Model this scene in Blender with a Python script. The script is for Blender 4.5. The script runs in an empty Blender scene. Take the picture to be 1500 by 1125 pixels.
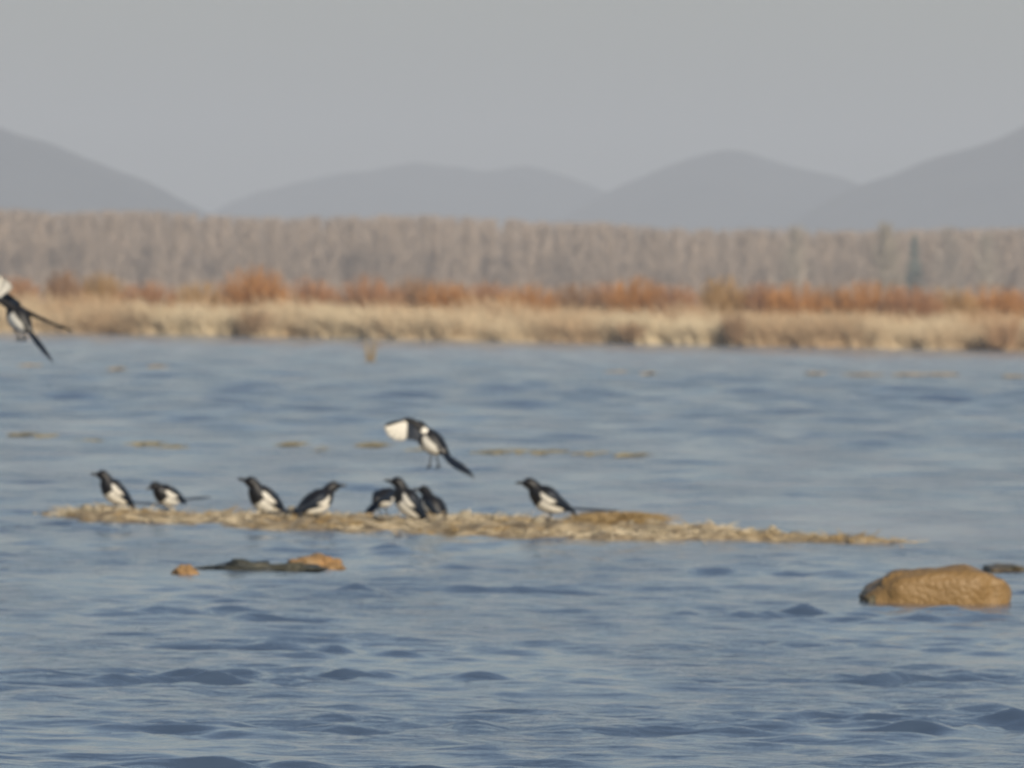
import bpy, math, random
import numpy as np
from mathutils import Vector, Matrix, noise

rng = np.random.default_rng(7)
random.seed(7)
sc = bpy.context.scene
col = sc.collection
R = math.radians

# ---------------------------------------------------------------- camera
# pixel measurements refer to the 1500 x 1125 photograph
F = 15300.0                 # focal length in photo pixels
H = 1.19                    # camera height above the water
HOR = 457.0                 # horizon row at the picture's middle column
PITCH = -math.atan((562.5 - HOR) / F)
ROLL = math.atan(0.0187)
fw = Vector((0, math.cos(PITCH), math.sin(PITCH)))
r0 = Vector((1, 0, 0)); u0 = r0.cross(fw)
RT = r0 * math.cos(ROLL) + u0 * math.sin(ROLL)
UP = -r0 * math.sin(ROLL) + u0 * math.cos(ROLL)
EYE = Vector((0, 0, H))
cam = bpy.data.cameras.new('camera')
cam.sensor_width = 36.0
cam.lens = F / 1500 * 36.0
cam.clip_start = 0.5
cam.clip_end = 60000
cam.dof.use_dof = True
cam.dof.focus_distance = 23.0
cam.dof.aperture_fstop = cam.lens / 19.5
camo = bpy.data.objects.new('camera', cam)
col.objects.link(camo)
m3 = Matrix((RT, UP, -fw)).transposed()
camo.matrix_world = Matrix.Translation(EYE) @ m3.to_4x4()
sc.camera = camo

# ---------------------------------------------------------------- world, sun, exposure
SUN_EL = R(27); SUN_AZ = R(180 - 32)     # compass angle from +Y, clockwise: behind the camera, to the right
w = bpy.data.worlds.new('World'); sc.world = w; w.use_nodes = True
nt = w.node_tree
bg = nt.nodes['Background']
sky = nt.nodes.new('ShaderNodeTexSky')
sky.sky_type = 'NISHITA'; sky.sun_disc = False
sky.sun_elevation = SUN_EL; sky.sun_rotation = SUN_AZ
sky.air_density = 1.0; sky.dust_density = 1.7; sky.ozone_density = 1.0
nt.links.new(sky.outputs[0], bg.inputs[0])
bg.inputs[1].default_value = 0.09
sl = bpy.data.lights.new('sun', 'SUN'); sl.energy = 3.7; sl.angle = R(0.6); sl.color = (1, 0.90, 0.74)
so = bpy.data.objects.new('sun', sl); col.objects.link(so)
sd = Vector((math.sin(SUN_AZ) * math.cos(SUN_EL), math.cos(SUN_AZ) * math.cos(SUN_EL), math.sin(SUN_EL)))
so.rotation_euler = sd.to_track_quat('Z', 'Y').to_euler()
so.location = (20, -30, 30)
sc.view_settings.view_transform = 'Standard'
sc.view_settings.look = 'None'
sc.view_settings.exposure = 0.0
sc.view_settings.gamma = 1.0
sc.render.engine = 'CYCLES'
sc.cycles.use_denoising = True
sc.cycles.max_bounces = 5
sc.cycles.volume_bounces = 1
sc.cycles.filter_width = 1.8

# ---------------------------------------------------------------- helpers
def ray(px, py):
    return fw * F + RT * (px - 750.0) - UP * (py - 562.5)

def on_water(px, py, z=0.0):
    d = ray(px, py); t = (z - H) / d.z
    return EYE + d * t

def at_depth(px, py, Y):
    d = ray(px, py); return EYE + d * (Y / d.y)

def tag(o, label=None, cat=None, group=None, kind=None):
    if label: o['label'] = label
    if cat: o['category'] = cat
    if group: o['group'] = group
    if kind: o['kind'] = kind
    return o

def empty(name, loc, rz=0):
    o = bpy.data.objects.new(name, None); col.objects.link(o)
    o.location = loc; o.rotation_euler = (0, 0, rz); o.empty_display_size = 0.05
    return o

def mesh_obj(name, V, Fc, mat, parent=None, colors=None, smooth=True):
    me = bpy.data.meshes.new(name)
    V = np.asarray(V, dtype=np.float32)
    if isinstance(Fc, np.ndarray):
        n, k = Fc.shape
        me.vertices.add(len(V)); me.vertices.foreach_set('co', V.ravel())
        me.loops.add(n * k); me.loops.foreach_set('vertex_index', Fc.astype(np.int32).ravel())
        me.polygons.add(n)
        me.polygons.foreach_set('loop_start', np.arange(0, n * k, k, dtype=np.int32))
        me.polygons.foreach_set('loop_total', np.full(n, k, dtype=np.int32))
        me.update(calc_edges=True)
    else:
        me.from_pydata([tuple(map(float, v)) for v in V], [], Fc)
    if colors is not None:
        a = me.color_attributes.new('col', 'FLOAT_COLOR', 'POINT')
        c = np.ones((len(V), 4), dtype=np.float32); c[:, :3] = np.asarray(colors, dtype=np.float32)
        a.data.foreach_set('color', c.ravel())
    if smooth:
        me.polygons.foreach_set('use_smooth', np.ones(len(me.polygons), dtype=bool))
    me.materials.append(mat)
    me.update()
    o = bpy.data.objects.new(name, me); col.objects.link(o)
    if parent: o.parent = parent
    return o

def mat(name, color=(0.5, 0.5, 0.5), rough=0.8, attr=False, var=0.0, vscale=10.0, color2=None, bump=0.0, bscale=20.0, spec=0.5, sheen=0.0):
    m = bpy.data.materials.new(name); m.use_nodes = True
    n = m.node_tree.nodes; L = m.node_tree.links
    p = n['Principled BSDF']
    p.inputs['Roughness'].default_value = rough
    p.inputs['Specular IOR Level'].default_value = spec
    tc = n.new('ShaderNodeTexCoord')
    src = None
    if attr:
        a = n.new('ShaderNodeAttribute'); a.attribute_name = 'col'; src = a.outputs['Color']
    else:
        rgb = n.new('ShaderNodeRGB'); rgb.outputs[0].default_value = (*color, 1); src = rgb.outputs[0]
    if color2 is not None or var > 0:
        nz = n.new('ShaderNodeTexNoise'); nz.inputs['Scale'].default_value = vscale
        nz.inputs['Detail'].default_value = 5; nz.inputs['Roughness'].default_value = 0.65
        L.new(tc.outputs['Object'], nz.inputs['Vector'])
        if color2 is not None:
            rp = n.new('ShaderNodeMapRange'); rp.inputs[1].default_value = 0.38; rp.inputs[2].default_value = 0.62
            L.new(nz.outputs['Fac'], rp.inputs[0])
            mx = n.new('ShaderNodeMix'); mx.data_type = 'RGBA'
            L.new(rp.outputs[0], mx.inputs[0]); L.new(src, mx.inputs[6]); mx.inputs[7].default_value = (*color2, 1)
            src = mx.outputs[2]
        if var > 0:
            mr = n.new('ShaderNodeMapRange'); mr.inputs[1].default_value = 0.3; mr.inputs[2].default_value = 0.7
            mr.inputs[3].default_value = 1 - var; mr.inputs[4].default_value = 1 + var
            L.new(nz.outputs['Fac'], mr.inputs[0])
            vm = n.new('ShaderNodeVectorMath'); vm.operation = 'SCALE'
            L.new(src, vm.inputs[0]); L.new(mr.outputs[0], vm.inputs['Scale'])
            src = vm.outputs[0]
    L.new(src, p.inputs['Base Color'])
    if bump > 0:
        nb = n.new('ShaderNodeTexNoise'); nb.inputs['Scale'].default_value = bscale; nb.inputs['Detail'].default_value = 6
        L.new(tc.outputs['Object'], nb.inputs['Vector'])
        b = n.new('ShaderNodeBump'); b.inputs['Strength'].default_value = 1.0; b.inputs['Distance'].default_value = bump
        L.new(nb.outputs['Fac'], b.inputs['Height']); L.new(b.outputs[0], p.inputs['Normal'])
    return m

def strips(bases, tops, widths, bend=None, nseg=2, taper=0.25):
    """Thin tapered blades: for each base/top pair a narrow three-sided spike with a bend. Returns V, quads."""
    n = len(bases)
    B = np.asarray(bases); T = np.asarray(tops); wd = np.asarray(widths)[:, None]
    ax = T - B
    side = np.cross(ax, rng.normal(size=(n, 3))); side /= np.linalg.norm(side, axis=1)[:, None] + 1e-9
    side2 = np.cross(ax, side); side2 /= np.linalg.norm(side2, axis=1)[:, None] + 1e-9
    rows = []
    for k in range(nseg + 1):
        f = k / nseg
        c = B + ax * f
        if bend is not None: c = c + np.asarray(bend) * (f * f)
        ww = wd * (1 - (1 - taper) * f) * 0.5
        for a in (0, 2.0944, 4.18879):
            rows.append(c + (side * math.cos(a) + side2 * math.sin(a)) * ww)
    K = 3 * (nseg + 1)
    V = np.stack(rows, axis=1).reshape(n * K, 3)
    q = []
    for k in range(nseg):
        for j in range(3):
            j2 = (j + 1) % 3
            q.append([3 * k + j, 3 * k + j2, 3 * k + 3 + j2, 3 * k + 3 + j])
    q = np.array(q)
    Fc = (q[None, :, :] + (np.arange(n) * K)[:, None, None]).reshape(-1, 4)
    return V, Fc, K

def merge(parts):
    Vs, Fs, Cs, o = [], [], [], 0
    for V, Fc, C in parts:
        Vs.append(V); Fs.append(Fc + o); Cs.append(C); o += len(V)
    return np.concatenate(Vs), np.concatenate(Fs), np.concatenate(Cs)

def snoise(x, y, seed, scale, octaves=3):
    """cheap smooth 2-D noise from sines"""
    r = np.random.default_rng(seed); out = 0.0; amp = 1.0; tot = 0
    for o in range(octaves):
        for _ in range(4):
            a = r.uniform(0, 6.283); ph = r.uniform(0, 6.283); k = scale * (2 ** o) * r.uniform(0.7, 1.4)
            out = out + amp * np.sin(k * (x * math.cos(a) + y * math.sin(a)) + ph)
        tot += amp * 2; amp *= 0.5
    return out / tot

# ---------------------------------------------------------------- water
wm = bpy.data.materials.new('lake_water'); wm.use_nodes = True
n = wm.node_tree.nodes; L = wm.node_tree.links
p = n['Principled BSDF']
p.inputs['Base Color'].default_value = (0.062, 0.094, 0.148, 1)
p.inputs['Roughness'].default_value = 0.06
p.inputs['IOR'].default_value = 1.333
tc = n.new('ShaderNodeTexCoord')
mp = n.new('ShaderNodeMapping'); mp.inputs['Scale'].default_value = (4.0, 9.0, 1.0); mp.inputs['Rotation'].default_value = (0, 0, R(14))
nz = n.new('ShaderNodeTexNoise'); nz.inputs['Scale'].default_value = 1.6; nz.inputs['Detail'].default_value = 4
b = n.new('ShaderNodeBump'); b.inputs['Strength'].default_value = 1.0; b.inputs['Distance'].default_value = 0.026
L.new(tc.outputs['Object'], mp.inputs[0]); L.new(mp.outputs[0], nz.inputs['Vector'])
sep = n.new('ShaderNodeSeparateXYZ'); L.new(tc.outputs['Object'], sep.inputs[0])
bd = n.new('ShaderNodeMapRange')        # ripples too fine for the wave mesh, which coarsens with distance
bd.inputs[1].default_value = 40; bd.inputs[2].default_value = 180; bd.inputs[3].default_value = 0.014; bd.inputs[4].default_value = 0.022
L.new(sep.outputs['Y'], bd.inputs[0])
mp2 = n.new('ShaderNodeMapping'); mp2.inputs['Scale'].default_value = (0.9, 0.16, 1.0)
nz2 = n.new('ShaderNodeTexNoise'); nz2.inputs['Scale'].default_value = 1.0; nz2.inputs['Detail'].default_value = 3
L.new(tc.outputs['Object'], mp2.inputs[0]); L.new(mp2.outputs[0], nz2.inputs['Vector'])
cp = n.new('ShaderNodeMapRange'); cp.inputs[1].default_value = 0.38; cp.inputs[2].default_value = 0.66; cp.inputs[3].default_value = 0.35; cp.inputs[4].default_value = 1.9
L.new(nz2.outputs['Fac'], cp.inputs[0])       # cat's paws: rougher and smoother patches
ml = n.new('ShaderNodeMath'); ml.operation = 'MULTIPLY'
L.new(bd.outputs[0], ml.inputs[0]); L.new(cp.outputs[0], ml.inputs[1]); L.new(ml.outputs[0], b.inputs['Distance'])
L.new(nz.outputs['Fac'], b.inputs['Height']); L.new(b.outputs[0], p.inputs['Normal'])

ys = [17.0]
while ys[-1] < 424:
    y = ys[-1]
    ys.append(y + (0.035 * (y / 30) ** 1.42))
ys = np.array(ys)
NC = 290
t = np.linspace(-1, 1, NC)
wid = np.maximum(3.2 + 0.06 * ys, 0.109 * ys)
X = t[None, :] * wid[:, None]
Y = np.repeat(ys[:, None], NC, axis=1)
dy = np.gradient(ys)[:, None]; dxs = (2 * wid / NC)[:, None]
spc = np.maximum(dy, dxs)
Z = np.zeros_like(X); DX = np.zeros_like(X); DY = np.zeros_like(X)
NW = 110
lam = 0.12 * (0.85 / 0.12) ** rng.random(NW)
ang = R(-98) + rng.normal(size=NW) * R(56)
for i in range(NW):
    k = 2 * math.pi / lam[i]
    slope = 0.0200 * (0.8 if lam[i] < 0.17 else 1.0 if lam[i] < 0.45 else 0.5)
    a = slope / k
    fade = np.clip((lam[i] / spc - 2.2) / 2.0, 0, 1)
    cx, cy = math.cos(ang[i]), math.sin(ang[i])
    ph = k * (cx * X + cy * Y) + rng.uniform(0, 6.283)
    Z += a * np.cos(ph) * fade
    DX -= a * cx * np.sin(ph) * fade; DY -= a * cy * np.sin(ph) * fade
far = np.clip((Y - 55.0) / 110.0, 0, 1) * np.clip((424.0 - Y) / 25.0, 0.15, 1)      # longer waves out on the open water
ZF = np.zeros_like(X); DF = np.zeros_like(X)
for i in range(60):
    lm = 0.45 * (3.6 / 0.45) ** rng.random(); k = 2 * math.pi / lm; an = R(-98) + rng.normal() * R(60)
    a = 0.031 / k; cx, cy = math.cos(an), math.sin(an)
    fade = np.clip((lm / spc - 2.4) / 2.0, 0, 1) * far * np.clip((Y / 30.0) / lm, 0, 1)
    ph = k * (cx * X + cy * Y) + rng.uniform(0, 6.283)
    ZF += a * np.cos(ph) * fade; DF -= a * cy * np.sin(ph) * fade
gust = 0.64 + 1.1 * np.maximum(0, snoise(X, Y * 0.5, 5, 3.6, 4)) ** 1.1
lull = 1 - 0.75 * np.exp(-((X - 2.2) / 1.6) ** 2 - ((Y - 60.0) / 4.5) ** 2)     # slack water in the lee of the bar
gust = gust * lull
Z *= gust; DX *= gust; DY *= gust
Z += ZF; DY += DF
V = np.stack([X + DX, Y + DY, Z], axis=-1).reshape(-1, 3)
NR = len(ys)
i0 = (np.arange(NR - 1)[:, None] * NC + np.arange(NC - 1)[None, :]).ravel()
Fq = np.stack([i0, i0 + 1, i0 + NC + 1, i0 + NC], axis=1)
lake = mesh_obj('lake', V, Fq, wm)
tag(lake, 'wind-rippled blue grey lake water', 'water', kind='structure')
# calm outer sheet reaching past the picture, below the modelled waves
Vo = [(-900, -40, -0.14), (900, -40, -0.14), (900, 426, -0.14), (-900, 426, -0.14)]
tag(mesh_obj('open_water', Vo, np.array([[0, 1, 2, 3]]), wm, smooth=False), 'flat outer lake water', 'water', kind='structure')

# ---------------------------------------------------------------- land beyond the lake
gm = mat('marsh_soil', (0.20, 0.15, 0.09), 0.95, color2=(0.27, 0.21, 0.13), vscale=0.05)
gx = np.concatenate([np.linspace(-6000, -200, 12), np.linspace(-150, 150, 40), np.linspace(200, 6000, 12)])
gy = np.concatenate([np.array([421.0, 424.5, 428, 440]), np.linspace(470, 12500, 40)])
GX, GY = np.meshgrid(gx, gy)
GZ = 0.25 + 0.12 * snoise(GX, GY, 3, 0.12)
GZ[0, :] = -0.6; GZ[1, :] = 0.08
V = np.stack([GX, GY, GZ], -1).reshape(-1, 3)
nc = len(gx); i0 = (np.arange(len(gy) - 1)[:, None] * nc + np.arange(nc - 1)[None, :]).ravel()
ground = mesh_obj('ground', V, np.stack([i0, i0 + 1, i0 + nc + 1, i0 + nc], 1), gm)
tag(ground, 'flat marsh land behind the lake', 'ground', kind='structure')

# ---------------------------------------------------------------- hills
hm = mat('hill_scrub', (0.028, 0.042, 0.058), 0.95, color2=(0.055, 0.068, 0.082), vscale=0.012, bump=2.0, bscale=0.02)
def hill(name, pts, Y, depth, seed, label):
    pts = sorted(pts)
    xs = np.array([q[0] for q in pts], float); yv = np.array([q[1] for q in pts], float)
    P = np.linspace(xs[0], xs[-1], 160)
    # smooth the traced ridge
    yy = np.interp(P, xs, yv); ker = np.hanning(15); ker /= ker.sum()
    yy = np.convolve(np.pad(yy, 7, mode='edge'), ker, 'valid')
    D = np.linspace(-1, 1, 50)
    pos = [at_depth(px, py, Y) for px, py in zip(P, yy)]
    hx = np.array([v.x for v in pos]); hz = np.maximum(np.array([v.z for v in pos]), 0.0)
    XX = np.repeat(hx[None, :], 50, 0); DD = np.repeat(D[:, None], 160, 1)
    prof = np.cos(DD * math.pi / 2) ** 1.15
    rid = 1 + 0.10 * snoise(XX, DD * depth, seed, 0.02, 3) * (1 - prof) * 2
    ZZ = hz[None, :] * prof * rid + 2.2 * snoise(XX, DD * depth, seed + 1, 0.06, 2) * prof - 0.5
    YY = Y + DD * depth
    V = np.stack([XX, YY, ZZ], -1).reshape(-1, 3)
    i0 = (np.arange(49)[:, None] * 160 + np.arange(159)[None, :]).ravel()
    o = mesh_obj(name, V, np.stack([i0, i0 + 1, i0 + 161, i0 + 160], 1), hm)
    tag(o, label, 'hill', kind='structure')
hill('hill', [(-500, 120), (-250, 135), (-100, 160), (0, 190), (60, 207), (120, 230), (180, 252), (240, 280), (290, 305), (360, 340), (460, 400), (520, 440)], 6400, 700, 11, 'hazy hill sloping down to the gap in the ridge')
hill('hill', [(180, 430), (280, 335), (340, 297), (400, 275), (470, 262), (540, 250), (610, 238), (660, 247), (700, 250), (770, 243), (830, 258), (890, 280), (940, 315), (1000, 360), (1080, 430)], 8600, 700, 23, 'long low twin-topped hazy hill')
hill('hill', [(700, 400), (780, 340), (850, 302), (900, 278), (960, 252), (1020, 230), (1065, 220), (1110, 228), (1170, 245), (1230, 263), (1300, 290), (1400, 330), (1500, 390)], 7800, 700, 37, 'rounded hazy hill with a single smooth top')
hill('hill', [(1060, 400), (1150, 330), (1220, 290), (1270, 268), (1330, 250), (1390, 228), (1440, 210), (1500, 183), (1600, 150), (1720, 130), (1900, 140), (2100, 200)], 6900, 700, 51, 'hazy hill climbing away from a saddle')

# ---------------------------------------------------------------- far wood
vm = mat('vegetation', attr=True, rough=0.9, spec=0.1)
def bare_tree(x, y, h, spread, tone, nb=110, z0=0.2, wk=1.0):
    """Trunk and rising limbs of a leafless tree as blades; returns trunk part and crown part."""
    b = []; tp = []; wd = []; cc = []
    lean = rng.normal(0, 0.02, 2) * h
    tb, tt, tw = [(x, y, z0)], [(x + lean[0], y + lean[1], z0 + h * 0.93)], [0.16 + 0.012 * h]
    hh = rng.random(nb) ** 0.8
    hs = h * (0.14 + 0.80 * hh)
    az = rng.uniform(0, 6.283, nb)
    ln = h * (0.10 + 0.20 * rng.random(nb)) * (1.1 - 0.45 * hh)
    px = x + lean[0] * hh + np.cos(az) * spread * 0.30 * rng.random(nb) * (1.05 - hh)
    py = y + lean[1] * hh + np.sin(az) * spread * 0.30 * rng.random(nb) * (1.05 - hh)
    B = np.stack([px, py, z0 + hs], 1)
    out = spread * (0.25 + 0.5 * rng.random(nb)) * (1.08 - hh * 0.8)
    T = B + np.stack([np.cos(az) * out, np.sin(az) * out, ln], 1)
    over = T[:, 2] > z0 + h * 1.02
    T[over, 2] = z0 + h * (0.97 + 0.05 * rng.random(over.sum()))
    W = rng.uniform(0.05, 0.13, nb) * wk
    V1, F1, K1 = strips(tb, tt, tw, nseg=3, taper=0.3)
    C1 = np.tile(np.array(tone) * 1.05, (len(V1), 1))
    V2, F2, K2 = strips(B, T, W, nseg=1, taper=0.5)
    C2 = np.repeat(np.array(tone)[None] * rng.uniform(0.75, 1.3, nb)[:, None], K2, 0)
    return (V1, F1, C1), (V2, F2, C2)

TOP = lambda px: 308 + 0.0180 * px
parts = []
for i in range(560):
    Yt = 1600 + 260 * (i / 560)
    px = -350 + 2200 * ((i * 0.6180339887) % 1.0) + rng.normal(0, 6)
    py = TOP(px) + abs(rng.normal(0, 6)) + 5 * float(snoise(np.array(px), np.array(0.0), 90, 0.012, 2)) + (3 if px > 1000 else 0)
    v = at_depth(px, py, Yt)
    tone = np.array((0.43, 0.345, 0.275)) * rng.uniform(0.92, 1.08)
    a_, c_ = bare_tree(v.x, Yt, v.z - 0.2, rng.uniform(3.6, 6.8), tone, nb=125, wk=1.75)
    parts += [a_, c_]
# low undergrowth at the foot of the wood
nB = 9000
bx = rng.uniform(-140, 140, nB); by = rng.uniform(1350, 1610, nB)
B = np.stack([bx, by, np.full(nB, 0.2)], 1)
T = B + np.stack([rng.normal(0, 0.5, nB), rng.normal(0, 0.5, nB), rng.uniform(1.5, 5.5, nB)], 1)
V2, F2, K = strips(B, T, rng.uniform(0.09, 0.24, nB), nseg=1, taper=0.4)
parts.append((V2, F2, np.repeat(np.array((0.43, 0.345, 0.275))[None] * rng.uniform(0.7, 1.25, nB)[:, None], K, 0)))
V, Fc, C = merge(parts)
tag(mesh_obj('woodland', V, Fc, vm, colors=C), 'hazy belt of leafless grey brown woodland behind the reeds', 'woodland', kind='stuff')

def lone_tree(px, top, Yt, spread, tone, label, nb=170):
    v = at_depth(px, top, Yt)
    a_, c_ = bare_tree(0, 0, v.z - 0.2, spread * 1.8, np.array(tone) * 1.05, nb=nb, z0=0, wk=1.8)
    e = empty('bare_tree', (v.x, Yt, 0.2))
    mesh_obj('trunk', a_[0], a_[1], vm, e, a_[2]); mesh_obj('crown', c_[0], c_[1], vm, e, c_[2])
    tag(e, label, 'tree', 'single trees along the front of the wood')
lone_tree(1300, 326, 1560, 3.0, (0.38, 0.33, 0.25), 'tall bare tree standing just above the wood, beside the dark conifer', 230)
lone_tree(1165, 330, 1560, 2.8, (0.40, 0.35, 0.28), 'slim bare tree in front of the wood below the saddle of the hills')
lone_tree(1392, 332, 1560, 3.2, (0.37, 0.32, 0.27), 'broad bare tree in front of the wood beyond the dark conifer')
lone_tree(1448, 342, 1560, 2.6, (0.42, 0.37, 0.30), 'short pale bare tree in front of the wood under the climbing hill')
# dark conifer
v = at_depth(1340, 342, 1550)
e = empty('conifer', (v.x, 1550, 0.2)); hC = v.z - 0.2
V1, F1, K1 = strips([(0, 0, 0)], [(0, 0, hC)], [0.35], nseg=2)
mesh_obj('trunk', V1, F1, vm, e, np.tile((0.10, 0.07, 0.05), (len(V1), 1)))
nb = 420; hh = rng.random(nb); az = rng.uniform(0, 6.283, nb); rr = (1 - hh) * 2.0 + 0.5
B = np.stack([0 * hh, 0 * hh, hC * (0.12 + 0.86 * hh)], 1)
T = B + np.stack([np.cos(az) * rr, np.sin(az) * rr, -0.15 * rr + 0.1], 1) * rng.uniform(0.6, 1.1, nb)[:, None]
V1, F1, K1 = strips(B, T, rng.uniform(0.2, 0.5, nb), nseg=1, taper=0.4)
mesh_obj('crown', V1, F1, vm, e, np.repeat(np.array((0.19, 0.215, 0.19))[None] * rng.uniform(0.7, 1.3, nb)[:, None], K1, 0))
tag(e, 'dark blue green conifer standing among the bare trees', 'tree')

# ---------------------------------------------------------------- reed bank
nB = 46000
bx = rng.uniform(-34, 34, nB)
front = 423.3 + 0.8 * snoise(bx, bx * 0, 9, 0.9, 3) + 0.10 * snoise(bx, bx * 0, 10, 5.0, 2)
by = front + 9.0 * rng.random(nB) ** 1.9
dens = snoise(bx, by, 21, 0.9, 3)
hgt = 1.0 + 0.45 * (by - front) / 9.0 + 0.34 * snoise(bx, by * 0.3, 21, 1.3, 3) + 0.18 * snoise(bx, by, 22, 5.0, 2) + rng.normal(0, 0.16, nB)
hgt = np.clip(hgt, 0.25, 2.3) * np.where(by - front < 0.4, 0.85, 1.0)
B = np.stack([bx, by, np.full(nB, 0.0)], 1)
lean = np.stack([rng.normal(-0.16, 0.24, nB), rng.normal(-0.05, 0.25, nB)], 1)
T = B + np.stack([lean[:, 0] * hgt, lean[:, 1] * hgt, hgt], 1)
bend = np.stack([rng.normal(-0.15, 0.25, nB), rng.normal(-0.1, 0.2, nB), -0.25 * rng.random(nB)], 1)
V, Fc, K = strips(B, T, rng.uniform(0.025, 0.06, nB), bend=bend, nseg=2)
base = np.array((0.82, 0.69, 0.48)); alt = np.array((0.60, 0.41, 0.24))
mixf = np.clip(0.5 + 1.1 * snoise(bx, by * 0.4, 33, 0.55, 3) + rng.normal(0, 0.18, nB), 0, 1)[:, None] * 0.75
cc = base * (1 - mixf) + alt * mixf
rusty = np.clip((by - front) / 9.0 * 1.5 - 0.55 + 0.8 * snoise(bx, by, 35, 1.1, 3) + rng.normal(0, .2, nB), 0, 1)[:, None] * 0.75
cc = (cc * (1 - rusty) + np.array((0.55, 0.31, 0.15)) * rusty) * rng.uniform(0.7, 1.2, nB)[:, None]
tag(mesh_obj('reed_bed', V, Fc, vm, colors=np.repeat(cc, K, 0)), 'pale straw-coloured dry reeds along the far shore', 'reeds', kind='stuff')

def shrub(px, base_py, top_py, Ys, wpx, tone, label, group, nb=520):
    v = at_depth(px, top_py, Ys); s = Ys / F
    h = v.z - 0.1; wr = wpx * s * 0.5
    az = rng.uniform(0, 6.283, nb); rad = np.sqrt(rng.random(nb))
    B = np.stack([np.cos(az) * rad * wr * 0.55, np.sin(az) * rad * wr * 0.5, rng.random(nb) ** 1.5 * h * 0.55], 1)
    dome = np.sqrt(np.clip(1 - (rad * 0.92) ** 2, 0.05, 1))
    T = np.stack([np.cos(az) * rad * wr + rng.normal(0, wr * 0.10, nb), np.sin(az) * rad * wr, h * (0.45 + 0.55 * dome) * rng.uniform(0.55, 1.05, nb)], 1)
    T[:, 2] = np.maximum(T[:, 2], B[:, 2] + 0.15)
    e = empty('shrub', (v.x, Ys, 0.1))
    V2, F2, K = strips(B, T, rng.uniform(0.03, 0.065, nb), nseg=1, taper=0.5)
    cc = np.array(tone)[None] * rng.uniform(0.65, 1.3, nb)[:, None]
    V1, F1, K1 = strips(np.stack([rng.normal(0, .08, 6), rng.normal(0, .08, 6), np.zeros(6)], 1), np.stack([rng.normal(0, wr * .4, 6), rng.normal(0, wr * .4, 6), np.full(6, h * 0.6)], 1), np.full(6, 0.06), nseg=2)
    mesh_obj('stem', V1, F1, vm, e, np.tile(np.array(tone) * 0.6, (len(V1), 1)))
    mesh_obj('twigs', V2, F2, vm, e, np.repeat(cc, K, 0))
    tag(e, label, 'shrub', group)

OR = (0.54, 0.275, 0.105); RB = (0.47, 0.255, 0.135); BR = (0.38, 0.235, 0.14); OL = (0.50, 0.32, 0.15)
labs = {OR: 'bright rust orange leafless shrub in the row behind the pale reeds', RB: 'reddish brown leafless shrub in the row behind the pale reeds',
        BR: 'dull dark brown leafless shrub in the row behind the pale reeds', OL: 'yellowish ochre leafless shrub in the row behind the pale reeds'}
G1 = 'shrubs in a row behind the reeds'
rows = [(375, 388, 105, OR), (935, 404, 90, OR), (1060, 402, 80, OL), (1275, 410, 120, OR), (1450, 414, 110, OR),
        (20, 404, 90, RB), (95, 396, 60, BR), (150, 398, 80, OL), (215, 410, 90, RB), (290, 412, 90, OL), (455, 404, 80, RB), (540, 402, 110, RB),
        (610, 404, 90, BR), (655, 410, 90, OR), (715, 410, 80, RB), (775, 412, 90, OR), (845, 412, 90, BR), (890, 412, 70, RB),
        (985, 414, 90, RB), (1115, 410, 70, RB), (1165, 412, 90, OR), (1215, 416, 80, BR), (1340, 414, 90, RB), (1395, 418, 80, OL), (1490, 422, 80, RB),
        (-70, 400, 120, RB), (-190, 402, 130, OR), (1580, 424, 130, OR), (1690, 424, 130, RB)]
for i, (px, top, wpx, tone) in enumerate(rows):
    lab = labs[tone]
    if px == 375: lab = 'tallest rust orange shrub rising above the row behind the reeds'
    shrub(px, 0, top, 434 + (i * 37 % 90) / 12.0, wpx * 1.1, tone, lab, G1)
G2 = 'shrubs at the water edge of the reeds'
for px, top, wpx, tone, lab in [(372, 440, 70, BR, 'brown shrub at the water edge below the tallest orange shrub'),
                                (925, 468, 50, BR, 'low brown tuft at the water edge of the reed bank'),
                                (1076, 450, 46, (0.30, 0.17, 0.10), 'dark brown upright tuft breaking the pale reed front'),
                                (1470, 455, 70, RB, 'reddish brown shrub at the water edge under the climbing hill'),
                                (660, 478, 40, OL, 'small olive brown tuft at the foot of the reeds')]:
    shrub(px, 0, top, 422.6, wpx, tuple(0.35 * np.array((0.62, 0.46, 0.28)) + 0.65 * np.array(tone)), lab, G2, nb=90)
# a lone bent reed clump standing off the bank
def tuft(name, loc, nb, h, spread, tone, wdt, label, cat, group=None):
    az = rng.uniform(0, 6.283, nb); r_ = spread * np.sqrt(rng.random(nb))
    B = np.stack([np.cos(az) * r_ * .5, np.sin(az) * r_ * .5, np.full(nb, -0.05)], 1)
    T = np.stack([np.cos(az) * r_ * 1.2, np.sin(az) * r_ * 1.2, h * rng.uniform(.5, 1.05, nb)], 1)
    V1, F1, K = strips(B, T, rng.uniform(.6, 1.3, nb) * wdt, nseg=2)
    o = mesh_obj(name, V1, F1, vm, None, np.repeat(np.array(tone)[None] * rng.uniform(.7, 1.25, nb)[:, None], K, 0))
    o.location = loc
    return tag(o, label, cat, group)
q = on_water(543, 531)
tuft('reed_clump', (q.x, q.y, 0), 26, 0.62, 0.16, (0.42, 0.33, 0.21), 0.03, 'lone pale reed clump standing in the water off the reed bank', 'reeds')

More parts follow.
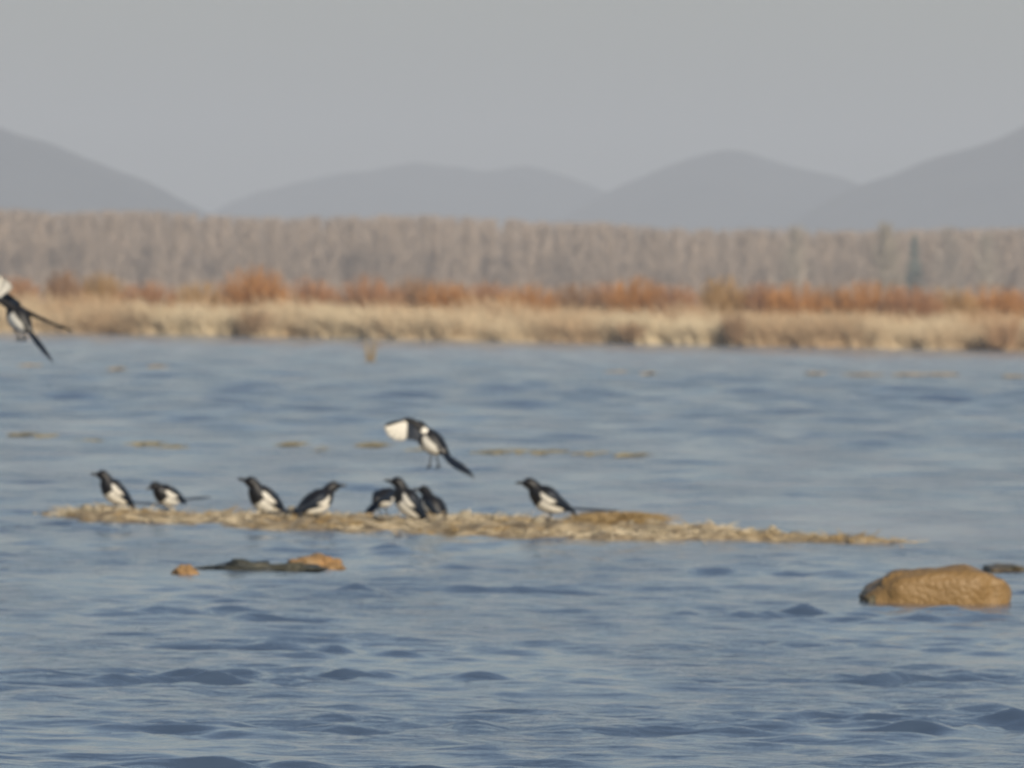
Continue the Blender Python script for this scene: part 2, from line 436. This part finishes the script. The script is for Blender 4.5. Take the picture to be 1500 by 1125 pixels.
# ---------------------------------------------------------------- sandbar
def bar_profile(px):
    return np.interp(px, [-10, 40, 90, 130, 250, 330, 400, 520, 600, 690, 760, 860, 910, 960, 1010, 1100, 1200, 1290, 1340, 1380],
                     [-.06, -.03, .008, .026, .026, .026, .034, .042, .042, .060, .055, .060, .062, .055, .042, .034, .028, .018, -.01, -.05])
def bar_mid(px):
    return np.interp(px, [0, 130, 400, 700, 950, 1250, 1400], [59.2, 58.6, 57.6, 56.8, 56.2, 55.7, 55.6])
def bar_half(px):
    return np.interp(px, [0, 130, 400, 700, 950, 1100, 1250, 1400], [1.0, 1.9, 2.1, 2.2, 1.8, 1.1, .7, .5])
def px_of(x, y):        # column of the photograph over which a point near the water lies
    return 750 + np.asarray(x) / np.asarray(y) * F + 5.8
def barh(x, y):
    px = px_of(x, y)
    u = (np.asarray(y) - bar_mid(px)) / bar_half(px)
    cross = np.where(u < 0, 1 - np.abs(u) ** 2.2, 1 - np.abs(u) ** 1.6)
    h = bar_profile(px)
    z = -0.06 + (h + 0.06) * np.clip(cross, -0.3, 1)
    return z + 0.022 * snoise(np.asarray(x), np.asarray(y), 61, 7.0, 3) + 0.016 * snoise(np.asarray(x), np.asarray(y), 62, 26.0, 2)
sx = np.linspace(-3.1, 2.7, 420); sy = np.linspace(53.5, 61.5, 150)
SX, SY = np.meshgrid(sx, sy)
SZ = np.maximum(barh(SX, SY), -0.10)
sm = mat('bar_mud', (0.19, 0.14, 0.08), 0.85, color2=(0.44, 0.35, 0.22), vscale=9.0, var=0.25, bump=0.01, bscale=60)
V = np.stack([SX, SY, SZ], -1).reshape(-1, 3)
i0 = (np.arange(149)[:, None] * 420 + np.arange(419)[None, :]).ravel()
bar = mesh_obj('sandbar', V, np.stack([i0, i0 + 1, i0 + 421, i0 + 420], 1), sm)
tag(bar, 'low straw-littered mud bar on which the magpies stand', 'sandbar', kind='structure')
# dead reed litter
nB = 15000
lx = rng.uniform(-2.8, 2.3, nB); ly = rng.uniform(54.0, 60.0, nB); lz = barh(lx, ly)
patch = snoise(lx, ly, 77, 5.0, 3)
keep = (lz > 0.004) & (patch + rng.normal(0, .35, nB) > -0.15)
lx, ly, lz = lx[keep], ly[keep], lz[keep]; nB = len(lx)
B = np.stack([lx, ly, lz - 0.004], 1)
az = rng.normal(0.5, 0.9, nB); ln = rng.uniform(0.025, 0.11, nB); el = np.abs(rng.normal(0.08, 0.24, nB))
T = B + np.stack([np.cos(az) * np.cos(el) * ln * np.sign(rng.normal(0, 1, nB)), np.sin(az) * np.cos(el) * ln, np.sin(el) * ln * .8 + .006], 1)
V, Fc, K = strips(B, T, rng.uniform(0.004, 0.011, nB), nseg=1, taper=0.5)
mixf = np.clip(0.45 + 1.3 * snoise(lx, ly, 78, 4.0, 3) + rng.normal(0, .2, nB), 0, 1)[:, None]
cc = (np.array((0.76, 0.65, 0.46)) * (1 - mixf) + np.array((0.40, 0.28, 0.13)) * mixf) * rng.uniform(.6, 1.2, nB)[:, None]
lit = mesh_obj('straw_litter', V, Fc, vm, bar, np.repeat(cc, K, 0)); tag(lit, kind='stuff')

def lump(rx, ry, rz, seed, amp=0.18, nu=20, nv=12, freq=2.2, flat=0.0):
    V = []; Fc = []
    for j in range(nv + 1):
        th = math.pi * j / nv
        for i in range(nu):
            ph = 2 * math.pi * i / nu
            d = Vector((math.sin(th) * math.cos(ph), math.sin(th) * math.sin(ph), math.cos(th)))
            k = 1 + amp * noise.noise(d * freq + Vector((seed * 3.1, seed * 1.7, seed))) + amp * .5 * noise.noise(d * freq * 2.6 + Vector((seed, 5, 1)))
            e_ = 1 - flat
            f = lambda c: math.copysign(abs(c) ** e_, c)
            V.append((f(d.x) * rx * k, f(d.y) * ry * k, f(d.z) * rz * k))
    for j in range(nv):
        for i in range(nu):
            i2 = (i + 1) % nu
            Fc.append((j * nu + i, (j + 1) * nu + i, (j + 1) * nu + i2, j * nu + i2))
    return V, Fc

stm = [mat('pale_stone', (0.52, 0.46, 0.34), 0.8, color2=(0.36, 0.30, 0.2), vscale=40, bump=.004, bscale=120),
       mat('tan_stone', (0.36, 0.27, 0.15), 0.8, color2=(0.25, 0.18, 0.09), vscale=40, bump=.004, bscale=120)]
protos = []
for k in range(6):
    V, Fc = lump(1, rng.uniform(.7, 1), rng.uniform(.55, .8), k + 3, amp=.3, nu=12, nv=8)
    me_o = mesh_obj('stone', V, np.array(Fc), stm[0 if k < 3 else 1]); protos.append(me_o.data); bpy.data.objects.remove(me_o)
spots = [(135, .055), (690, .06), (798, .055), (838, .035), (1200, .045), (437, .055), (505, .045), (512, .04), (210, .04), (300, .035), (350, .035),
         (560, .035), (655, .04), (735, .035), (1055, .04), (1150, .03), (1105, .03), (60, .03), (1010, .035), (1250, .025)]
for k in range(46): spots.append((rng.uniform(90, 1270), rng.uniform(.014, .032)))
for k, (px, s) in enumerate(spots):
    u = -0.1 if k < 20 else rng.uniform(-.75, .5)
    yy = float(bar_mid(px) + u * bar_half(px)); xx = (px - 755.8) / F * yy
    o = bpy.data.objects.new('stone', protos[(k * 5 + k // 3) % 3 if k < 20 else int(rng.integers(0, 6))]); col.objects.link(o)
    o.parent = bar; o.location = (xx, yy, float(barh(xx, yy)) + s * .25)
    o.scale = (s * .75, s * .7, s * .75); o.rotation_euler = (rng.uniform(-.3, .3), rng.uniform(-.3, .3), rng.uniform(0, 6))

# dry sedge hummock on the bar
def hummock(px, Yh, wpx, h, label, tone, nb=1500):
    xx = (px - 755.8) / F * Yh; s = Yh / F; rx = wpx * s / 2
    z0 = float(barh(xx, Yh))
    e = empty('sedge_hummock', (xx, Yh, z0 - .02))
    V, Fc = lump(rx, .30, h, 4, amp=.22, nu=28, nv=14)
    mesh_obj('mound', V, np.array(Fc), mat('sedge_root', tone, .95, var=.3, vscale=30), e)
    a = rng.uniform(0, 6.283, nb); rr = np.sqrt(rng.random(nb)) * .95
    B = np.stack([np.cos(a) * rr * rx, np.sin(a) * rr * .28, h * np.sqrt(1 - rr ** 2) * .92], 1)
    T = B + np.stack([np.cos(a) * rr * .10 + rng.normal(.02, .05, nb), np.sin(a) * rr * .05 + rng.normal(0, .02, nb), rng.uniform(-.012, .028, nb)], 1)
    V2, F2, K = strips(B, T, rng.uniform(.004, .009, nb), nseg=1)
    mesh_obj('dry_blades', V2, F2, vm, e, np.repeat(np.array(tone)[None] * rng.uniform(.7, 1.7, nb)[:, None], K, 0))
    tag(e, label, 'hummock')
hummock(912, 56.6, 96, .066, 'brown dry sedge hummock on the bar beside the tail of the profile magpie', (0.34, 0.245, 0.125))

# ---------------------------------------------------------------- rocks in the near water
def rock_mat(name, c1, c2, rough=.55, wet=0.5):
    return mat(name, c1, rough, color2=c2, vscale=7.0, var=.35, bump=.012, bscale=45, spec=wet)
bm_ = rock_mat('boulder_stone', (0.33, 0.205, 0.08), (0.19, 0.115, 0.042), .45)
def rock(name, px, py, wpx, hgt, deep, seed, material, label, amp=.14, flat=.32, extra=None, rotz=0.0, skirt=None):
    q = on_water(px, py); s = q.y / F; yc = q.y + deep * .9
    V, Fc = lump(wpx * s / 2, deep, hgt, seed, amp=amp, nu=56, nv=32, freq=1.6, flat=flat)
    V = np.array(V)
    if skirt is not None: V[:, 2] *= np.interp(V[:, 0] / (wpx * s / 2), skirt[0], skirt[1])
    for i in range(len(V)):
        d = noise.noise(Vector(V[i] * 9)) * .018 + noise.noise(Vector(V[i] * 14)) * .014 + noise.noise(Vector(V[i] * 38)) * .008
        V[i] *= 1 + d / max(.05, np.linalg.norm(V[i]))
    o = mesh_obj(name, V, np.array(Fc), material)
    o.location = (q.x, yc, 0.0); o.rotation_euler = (0, R(extra or 0), rotz)
    return tag(o, label, 'rock')
rock('boulder', 1370, 884, 210, .152, .22, 8, bm_, 'large rounded tawny boulder standing alone in the near water', amp=.10, flat=.45, skirt=([-1.1, -.85, -.55, -.2, .3, .75, 1.1], [.35, .62, .86, .93, 1.0, 1.02, .9]))
om = rock_mat('ochre_stone', (0.34, 0.215, 0.095), (0.26, 0.15, 0.06))
dkm = rock_mat('wet_dark_stone', (0.03, 0.036, 0.032), (0.06, 0.058, 0.04), .4)
bdk = rock_mat('brown_wet_stone', (0.13, 0.095, 0.05), (0.08, 0.07, 0.04), .4)
rock('rock', 466, 833, 80, .062, .13, 17, om, 'ochre topped rock at the end of a dark wet rock ledge', amp=.42, flat=.15)
rock('rock', 268, 842, 38, .046, .06, 12, om, 'small pointed ochre rock beside the dark wet ledge', amp=.2, flat=.0)
rock('rock_ledge', 372, 837, 156, .036, .13, 29, dkm, 'low dark wet rock ledge awash between two ochre rocks', amp=.75, flat=.1, extra=-2)
rock('rock', 1476, 838, 60, .030, .18, 31, bdk, 'dark rock barely awash behind the large tawny boulder', amp=.35)
rock('rock', 1278, 882, 34, .040, .06, 44, bdk, 'small dark wet rock at the foot of the large tawny boulder', amp=.3)
# sticks lying at the water edge of the bar
def stick(px, py, dx, dz, label, tone):
    q = on_water(px, py)
    V1, F1, K = strips([(0, 0, -.015)], [(dx, .02, dz)], [.010], bend=[(dx * .15, 0, -.004)], nseg=4, taper=.4)
    o = mesh_obj('stick', V1, F1, vm, None, np.tile(tone, (len(V1), 1))); o.location = q
    tag(o, label, 'stick')
stick(1326, 802, -.045, .042, 'thin pale stick poking from the water off the low tip of the bar', (0.5, 0.38, 0.28))
stick(1040, 799, -.05, .05, 'thin pale twig at the front edge of the bar past the hummock', (0.6, 0.5, 0.36))

# ---------------------------------------------------------------- floating weed
weed_m = mat('weed_mass', (0.26, 0.23, 0.15), .7, color2=(0.36, 0.31, 0.20), vscale=12, var=.3)
def mat_patch(px, py, wpx, nb, label, group, tone=(0.46, 0.38, 0.20), hz=.03):
    q = on_water(px, py); s = q.y / F; hw = wpx * s / 2
    x = rng.normal(0, .45, nb) * hw; y = rng.normal(0, .30, nb)
    B = np.stack([x, y, np.full(nb, 0.0)], 1)
    a = rng.normal(0, .5, nb); ln = rng.uniform(.05, .22, nb)
    T = B + np.stack([np.cos(a) * ln, np.sin(a) * ln, rng.uniform(-.005, 1.0, nb) * hz + .01], 1)
    V1, F1, K = strips(B, T, rng.uniform(.010, .022, nb) * (q.y / 90), nseg=1)
    Vl, Fl = lump(hw * .55, .26, hz * .30, px * .37, amp=.7, nu=26, nv=8, freq=2.6)
    o = mesh_obj('floating_weed', Vl, np.array(Fl), weed_m)
    o.location = (q.x, q.y, .004 if q.y < 120 else .05)
    st_ = mesh_obj('stems', V1, F1, vm, o, np.repeat(np.array(tone)[None] * rng.uniform(.6, 1.25, nb)[:, None], K, 0)); tag(st_, kind='stuff')
    tag(o, label, 'weed', group)
GW = 'weed patches floating between bar and reed bank'
lw = 'small patch of straw-coloured weed floating in open water behind the bar'
for px, py, wpx, nb in [(24, 638, 26, 60), (62, 641, 22, 30), (118, 648, 40, 40), (208, 652, 46, 90), (238, 656, 26, 50), (420, 652, 30, 50), (452, 660, 34, 50), (534, 654, 36, 80),
                        (595, 662, 30, 26), (712, 663, 42, 80), (752, 663, 30, 70), (792, 664, 34, 80), (850, 666, 40, 50), (908, 668, 40, 50)]:
    mat_patch(px, py, wpx, int(nb * .5), lw, GW, tone=(0.36, 0.31, 0.19), hz=.018)
GF = 'weed streaks floating near the reed bank'
lf = 'pale weed streak floating on the water close to the reed bank'
for px, py, wpx, nb in [(897, 550, 22, 40), (945, 552, 18, 20), (1190, 552, 30, 24), (1260, 553, 50, 40), (1325, 553, 50, 60), (1378, 553, 46, 70), (1480, 556, 40, 40), (40, 541, 30, 30), (165, 546, 22, 30), (225, 542, 24, 30)]:
    mat_patch(px, py, wpx, nb, lf, GF, tone=(0.42, 0.34, 0.24), hz=.045)

# ---------------------------------------------------------------- magpies
fm = mat('magpie_plumage', attr=True, rough=0.48, var=0.12, vscale=120, spec=0.4)
gmx = mat('magpie_gloss_feather', attr=True, rough=0.5, var=0.15, vscale=150, spec=0.25)
bk = mat('magpie_beak', (0.012, 0.012, 0.013), 0.35, var=.2, vscale=200)
ek = mat('magpie_eye', (0.006, 0.005, 0.005), 0.08)
lk = mat('magpie_leg', (0.016, 0.015, 0.016), 0.5, var=.3, vscale=300)
BLACK = np.array((0.008, 0.008, 0.010)); WHITE = np.array((0.80, 0.77, 0.69)); BLUE = np.array((0.008, 0.014, 0.026)); GREY = np.array((0.28, 0.27, 0.25))

def catmull(P, n):
    P = np.asarray(P, float); m = len(P)
    E = np.vstack([2 * P[0] - P[1], P, 2 * P[-1] - P[-2]]); out = []
    for t_ in np.linspace(0, m - 1 - 1e-6, n):
        i = int(t_); f = t_ - i; a, b_, c, d = E[i], E[i + 1], E[i + 2], E[i + 3]
        out.append(0.5 * ((2 * b_) + (-a + c) * f + (2 * a - 5 * b_ + 4 * c - d) * f * f + (-a + 3 * b_ - 3 * c + d) * f ** 3))
    return np.array(out), np.linspace(0, m - 1, n)

def loft(centers, hw, hh, colfn, ts, nseg=20, sideref=(0, 1, 0)):
    C = np.asarray(centers); N = len(C); tang = np.gradient(C, axis=0); V = []; cl = []
    sr = np.array(sideref, float)
    for i in range(N):
        tg = tang[i] / (np.linalg.norm(tang[i]) + 1e-9)
        sd_ = sr - tg * sr.dot(tg); sd_ /= np.linalg.norm(sd_); up = np.cross(tg, sd_)
        for j in range(nseg):
            a = 2 * math.pi * j / nseg
            V.append(C[i] + sd_ * math.cos(a) * hw[i] + up * math.sin(a) * hh[i]); cl.append(colfn(ts[i], math.sin(a), math.cos(a)))
    Fc = []
    for i in range(N - 1):
        for j in range(nseg):
            j2 = (j + 1) % nseg
            Fc.append((i * nseg + j, i * nseg + j2, (i + 1) * nseg + j2, (i + 1) * nseg + j))
    Fc.append(tuple(range(nseg))[::-1]); Fc.append(tuple((N - 1) * nseg + j for j in range(nseg)))
    return V, Fc, cl

def feather(root, d, nrm, length, width, c, tip=None, nl=6):
    """One vane: a thin solid lozenge, slightly cambered, both faces built."""
    d = d / np.linalg.norm(d); sd_ = np.cross(nrm, d); sd_ /= np.linalg.norm(sd_); up = np.cross(d, sd_)
    V = []; Cc = []; Fc = []
    for i in range(nl + 1):
        f = i / nl
        wv = width * (0.45 + 0.55 * min(1, f * 3)) * (1 if f < .75 else max(.12, math.cos((f - .75) / .25 * math.pi / 2) ** .7))
        ctr = root + d * length * f - up * (0.04 * length * f * f)
        colr = c if (tip is None or f < .86) else tip
        for s_, z_ in ((-1, 0), (0, .0035), (1, 0), (0, -.0012)):
            V.append(ctr + sd_ * s_ * wv * .5 + up * z_); Cc.append(colr)
    for i in range(nl):
        for j in range(4):
            j2 = (j + 1) % 4
            Fc.append([i * 4 + j, i * 4 + j2, i * 4 + 4 + j2, i * 4 + 4 + j])
    Fc.append([0, 1, 2, 3]); Fc.append([nl * 4 + 3, nl * 4 + 2, nl * 4 + 1, nl * 4])
    return np.array(V), np.array(Fc), np.array(Cc)

def magpie(loc, heading, label, pitch=35, head_pitch=0, head_yaw=0, neck=1.0, tail_pitch=None, tail_fan=0.05, scale=1.0, leg_h=0.075,
           wings=None, crouch=0.0, legs='stand', group='magpies on the bar'):
    """heading: degrees, 0 = +X (right in the photo), 90 = away from the camera, 180 = left. Local +x is forward."""
    e = empty('magpie', loc, R(heading)); e.scale = (scale * 1.12,) * 3
    th = R(pitch); ax = np.array((math.cos(th), 0, math.sin(th))); nv_ = np.array((-math.sin(th), 0, math.cos(th)))
    hip = np.array((0.0, 0, leg_h + .046))
    st = [(-.092, .010, .012, .010), (-.072, .006, .021, .019), (-.045, .000, .035, .035), (-.012, -.004, .046, .048), (.022, -.004, .050, .053), (.052, -.001, .046, .049), (.078, .004, .036, .038)]
    pts = [np.concatenate([hip + ax * s + nv_ * o, [a_ * 1.1, b_ * 1.1]]) for s, o, a_, b_ in st]
    hd = np.array((math.cos(R(head_pitch)) * math.cos(R(head_yaw)), math.cos(R(head_pitch)) * math.sin(R(head_yaw)), math.sin(R(head_pitch))))
    nk = pts[-1][:3] + (ax * .022 + nv_ * .010) * neck
    hc = nk + (ax * .014 + nv_ * .006) * neck + hd * .010
    pts.append(np.concatenate([nk, [.027, .029]]))
    pts.append(np.concatenate([hc, [.0255, .0265]]))
    pts.append(np.concatenate([hc + hd * .017, [.021, .0205]]))
    pts.append(np.concatenate([hc + hd * .029, [.011, .0105]]))
    pts.append(np.concatenate([hc + hd * .034, [.0045, .0045]]))
    C, ts = catmull(pts, 52)
    def cf(t_, up, sdv):
        if 1.0 < t_ < 4.75:
            lim = 0.42 if t_ > 2.0 else -0.05 + .47 * (t_ - 1)
            k = np.clip((lim - up) / .12, 0, 1) * np.clip((4.75 - t_) / .25, 0, 1) * np.clip((t_ - 1.1) / .25, 0, 1)
            return BLACK * (1 - k) + WHITE * k
        if t_ < 1.0 and up > .2: return GREY * .35
        return BLACK
    V, Fc, cl = loft(C[:, :3], C[:, 3], C[:, 4], cf, ts, 22)
    mesh_obj('body', V, Fc, fm, e, cl)
    # beak
    hb = hc + hd * .030
    bp = np.array([hb, hb + hd * .013 + np.array((0, 0, .001)), hb + hd * .026, hb + hd * .036 + np.array((0, 0, -.003))])
    V, Fc, cl = loft(bp, [.0075, .0062, .0042, .0012], [.0085, .0078, .0052, .0014], lambda *a: BLACK, [0, 1, 2, 3], 10)
    mesh_obj('beak', V, Fc, bk, e)
    sdv = np.cross(np.array((0, 0, 1.0)), hd); sdv /= np.linalg.norm(sdv)
    for s_ in (-1, 1):
        V, Fc = lump(.0042, .0042, .0042, 1, amp=0, nu=10, nv=6)
        o = mesh_obj('eye', V, np.array(Fc), ek, e); o.location = hc + hd * .013 + sdv * s_ * .0205 + np.array((0, 0, .006))
    # tail
    tp = R(pitch * .55 + 4 if tail_pitch is None else tail_pitch)      # degrees below the horizontal, pointing back
    td = np.array((-math.cos(tp), 0, -math.sin(tp))); tn = np.array((-math.sin(tp), 0, math.cos(tp)))
    root = hip + ax * -.072 + nv_ * .004
    fl = []
    for k in range(-5, 6):
        f = 1 - abs(k) / 5.0
        d = td + np.array((0, 1, 0)) * tail_fan * k / 2.0
        fl.append(feather(root + np.array((0, k * .0022, 0)) + tn * (.004 * f - .003), d, tn, .13 + .115 * f ** .9, .022, BLUE * (0.8 + .4 * (k % 2)) if k else BLACK))
    V, Fc, cl = merge(fl)
    mesh_obj('tail', V, Fc, gmx, e, cl)
    # wings
    for s_ in (-1, 1):
        spec = None if wings is None else wings.get(s_)
        if spec is None:
            # folded: a long flattened shell along the flank, primaries crossing to the tail base
            ws = [(.068, .014, .030, .006, .012), (.052, .012, .042, .012, .026), (.022, .010, .048, .014, .031), (-.015, .012, .044, .012, .027), (-.055, .014, .031, .009, .019), (-.095, .013, .018, .006, .011), (-.130, .006, .010, .003, .004)]
            P = [np.concatenate([hip + ax * a_ + nv_ * b_ + np.array((0, s_ * y_ * 1.1, 0)), [hw_, hh_]]) for a_, b_, y_, hw_, hh_ in ws]
            CW, tw = catmull(P, 30)
            def cw(t_, up, sv, s_=s_):
                k = np.clip((up - .02) / .2, 0, 1) * np.clip((t_ - .35) / .3, 0, 1) * np.clip((3.35 - .8 * up - t_) / .35, 0, 1) * np.clip((.97 - up) / .08, 0, 1)
                k2 = 0
                return (BLACK if t_ < 1.5 else BLUE) * (1 - k) + WHITE * k
            V, Fc, cl = loft(CW[:, :3], CW[:, 3], CW[:, 4], cw, tw, 18)
            mesh_obj('wing', V, Fc, gmx, e, cl)
        else:
            sh = hip + ax * .050 + nv_ * .026 + np.array((0, s_ * .030, 0))
            wr = np.array(spec['wrist']); tip = np.array(spec['tip']); el = np.array(spec['elbow'])
            back = np.array(spec['back'], float); back /= np.linalg.norm(back)
            nrm = np.cross(wr - sh, back); nrm /= np.linalg.norm(nrm)
            fl = []
            P, _ = catmull([np.concatenate([sh, [.020, .012]]), np.concatenate([el, [.018, .010]]), np.concatenate([wr, [.013, .008]]), np.concatenate([wr + (tip - wr) * .35, [.006, .004]])], 22)
            V, Fc, cl = loft(P[:, :3], P[:, 3], P[:, 4], lambda t_, u, v_: WHITE if t_ < .35 and u > .1 else BLACK, np.linspace(0, 3, 22), 12, sideref=back)
            Fq_ = [list(f) for f in Fc if len(f) == 4]
            fl.append((np.array(V), np.array(Fq_), np.array(cl)))
            for k in range(14):        # secondaries and tertials
                f = k / 13; rt = P[int(2 + f * 12), :3]
                fl.append(feather(rt, back + (sh - wr) * .3 * (1 - f), nrm, spec.get('chord', .105) * (.85 + .15 * f), .036, BLUE))
            pd = tip - wr; plen = np.linalg.norm(pd); pd /= plen
            for k in range(10):        # primaries: white vanes with dark ends
                f = k / 9
                d = back * (1 - f) + pd * f + pd * .25
                rt = wr + (tip - wr) * .22 * f
                fl.append(feather(rt + nrm * .0006 * k, d, nrm, plen * (.78 + .22 * math.sin(math.pi * min(1, f * .85 + .1))), .026, spec.get('prim', WHITE * (0.95 if k % 2 else 0.68)) if k < 9 else BLACK, tip=spec.get('ptip', GREY)))
            V, Fc, cl = merge(fl)
            mesh_obj('wing', V, Fc, gmx, e, cl)
            # white shoulder feathers over the wing root
    # legs
    for s_ in (-1, 1):
        kn = hip + ax * -.006 - nv_ * .036 + np.array((0, s_ * .022, 0))
        if legs == 'stand':
            ft = np.array((.012 + s_ * .006, s_ * .024, .004)); hk = np.array((kn[0] * .5 + ft[0] * .5 - .016, s_ * .024, ft[2] + (kn[2] - ft[2]) * .62))
        else:
            if legs == 'tuck': hk = kn - ax * .020 - nv_ * .016; ft = hk - ax * .040 - nv_ * .004
            else: hk = kn + np.array((-.024, 0, -.028)); ft = kn + np.array((-.03 + s_ * .012, s_ * .004, -.080))
        P, tq = catmull([np.concatenate([kn, [.014, .014]]), np.concatenate([kn * .45 + hk * .55, [.008, .008]]), np.concatenate([hk, [.0042, .0042]]), np.concatenate([ft, [.0034, .0034]])], 14)
        V, Fc, cl = loft(P[:, :3], P[:, 3], P[:, 4], lambda *a: BLACK, tq, 8)
        V = list(V); Fc = list(Fc)
        fl = []
        for d, l_ in (((1, 0, 0), .030), ((.85, .5, 0), .026), ((.85, -.5, 0), .026), ((-1, 0, 0), .024)):
            d = np.array(d, float) if legs == 'stand' else np.array((d[0] * .5, d[1], -.8))
            Vt, Ft, _ = loft([ft, ft + d * l_ * .5 + np.array((0, 0, .002)), ft + d * l_ - np.array((0, 0, .003))], [.003, .0027, .0012], [.003, .0027, .0012], lambda *a: BLACK, [0, 1, 2], 6)
            o_ = len(V); V += list(Vt); Fc += [tuple(i + o_ for i in f) for f in Ft]
        mesh_obj('leg', V, Fc, lk, e)
    return tag(e, label, 'magpie', group)

def spot(px, u):
    yy = float(bar_mid(px) + u * bar_half(px)); xx = (px - 755.8) / F * yy
    return (xx, yy, float(barh(xx, yy)) + .004)

magpie(spot(180, 0.1), 204, 'upright magpie on the far end of the bar, its tail held out behind', pitch=42, head_pitch=4, head_yaw=-25, tail_pitch=2, neck=1.1, leg_h=.040, scale=.95)
magpie(spot(256, 0.45), 222, 'small hunched magpie with its head down, on the back edge of the bar', pitch=22, head_pitch=-16, neck=.85, tail_pitch=-6, leg_h=.030, scale=.9)
magpie(spot(400, 0.1), 212, 'plump magpie turned to show its round white belly and raised bill', pitch=38, head_pitch=14, head_yaw=-30, tail_pitch=2, neck=1.0, leg_h=.046, scale=1.06)
magpie(spot(470, -0.1), 32, 'magpie facing the opposite way to the others, low tail trailing', pitch=30, head_pitch=6, head_yaw=-25, tail_pitch=4, neck=1.2, leg_h=.034)
magpie(spot(570, 0.5), 66, 'dark magpie with its head lowered, standing behind the bar near the pair', pitch=14, head_pitch=-14, head_yaw=10, tail_pitch=26, neck=.7, leg_h=.056, scale=.84)
magpie(spot(612, -0.15), 182, 'tall upright magpie in front of the pair, tail dropped to the straw', pitch=50, head_pitch=8, tail_pitch=44, neck=1.1, leg_h=.045, scale=1.03)
magpie(spot(646, 0.5), 140, 'blackish magpie half hidden behind the tall upright magpie', pitch=46, head_pitch=4, head_yaw=25, tail_pitch=6, neck=1.1, leg_h=.038, scale=.92)
magpie(spot(816, 0.0), 188, 'magpie in clean profile beside the brown hummock, long tail level', pitch=30, head_pitch=2, tail_pitch=0, neck=1.1, leg_h=.050, scale=1.06)

v = at_depth(634, 646, 57.5)
magpie((v.x, v.y, v.z - .14), 148, 'magpie landing in the air above the bar with one white-tipped wing spread', pitch=40, head_pitch=0, head_yaw=20, tail_pitch=32, tail_fan=.18, legs='hang', leg_h=.075, scale=.95,
       wings={1: dict(elbow=(.070, .065, .222), wrist=(.095, .105, .238), tip=(.155, .220, .205), back=(-.2, .1, -.95), chord=.105)}, group='magpies in flight')
v = at_depth(31, 468, 60.0)
magpie((v.x, v.y, v.z - .14), 140, 'magpie flying out past the frame edge over the water, long tail trailing', pitch=44, head_pitch=10, tail_pitch=42, tail_fan=.03, legs='tuck', leg_h=.075,
       wings={1: dict(elbow=(.062, .062, .21), wrist=(.085, .085, .225), tip=(.160, .150, .305), back=(-.60, -.55, .5), chord=.06),
              -1: dict(elbow=(-.05, -.05, .145), wrist=(-.08, -.075, .13), tip=(-.19, -.16, .075), back=(-.9, -.1, -.3), chord=.05, prim=BLUE, ptip=BLACK)}, group='magpies in flight')

# ---------------------------------------------------------------- haze
hz = bpy.data.materials.new('haze_air'); hz.use_nodes = True
n = hz.node_tree.nodes; L = hz.node_tree.links
for x in list(n):
    if x.type == 'BSDF_PRINCIPLED': n.remove(x)
pv = n.new('ShaderNodeVolumePrincipled')
pv.inputs['Color'].default_value = (0.79, 0.862, 0.975, 1)
pv.inputs['Density'].default_value = 2.15e-4
pv.inputs['Anisotropy'].default_value = 0.0
L.new(pv.outputs[0], n['Material Output'].inputs['Volume'])
x0, x1, y0, y1, z0, z1 = -6500, 6500, -120, 13000, -2.0, 230.0
V = [(x, y, z) for x in (x0, x1) for y in (y0, y1) for z in (z0, z1)]
Fh = np.array([[0, 1, 3, 2], [4, 6, 7, 5], [0, 4, 5, 1], [2, 3, 7, 6], [0, 2, 6, 4], [1, 5, 7, 3]])
ho = mesh_obj('haze', V, Fh, hz, smooth=False)
tag(ho, 'pale haze over the lake and hills', 'haze', kind='stuff')
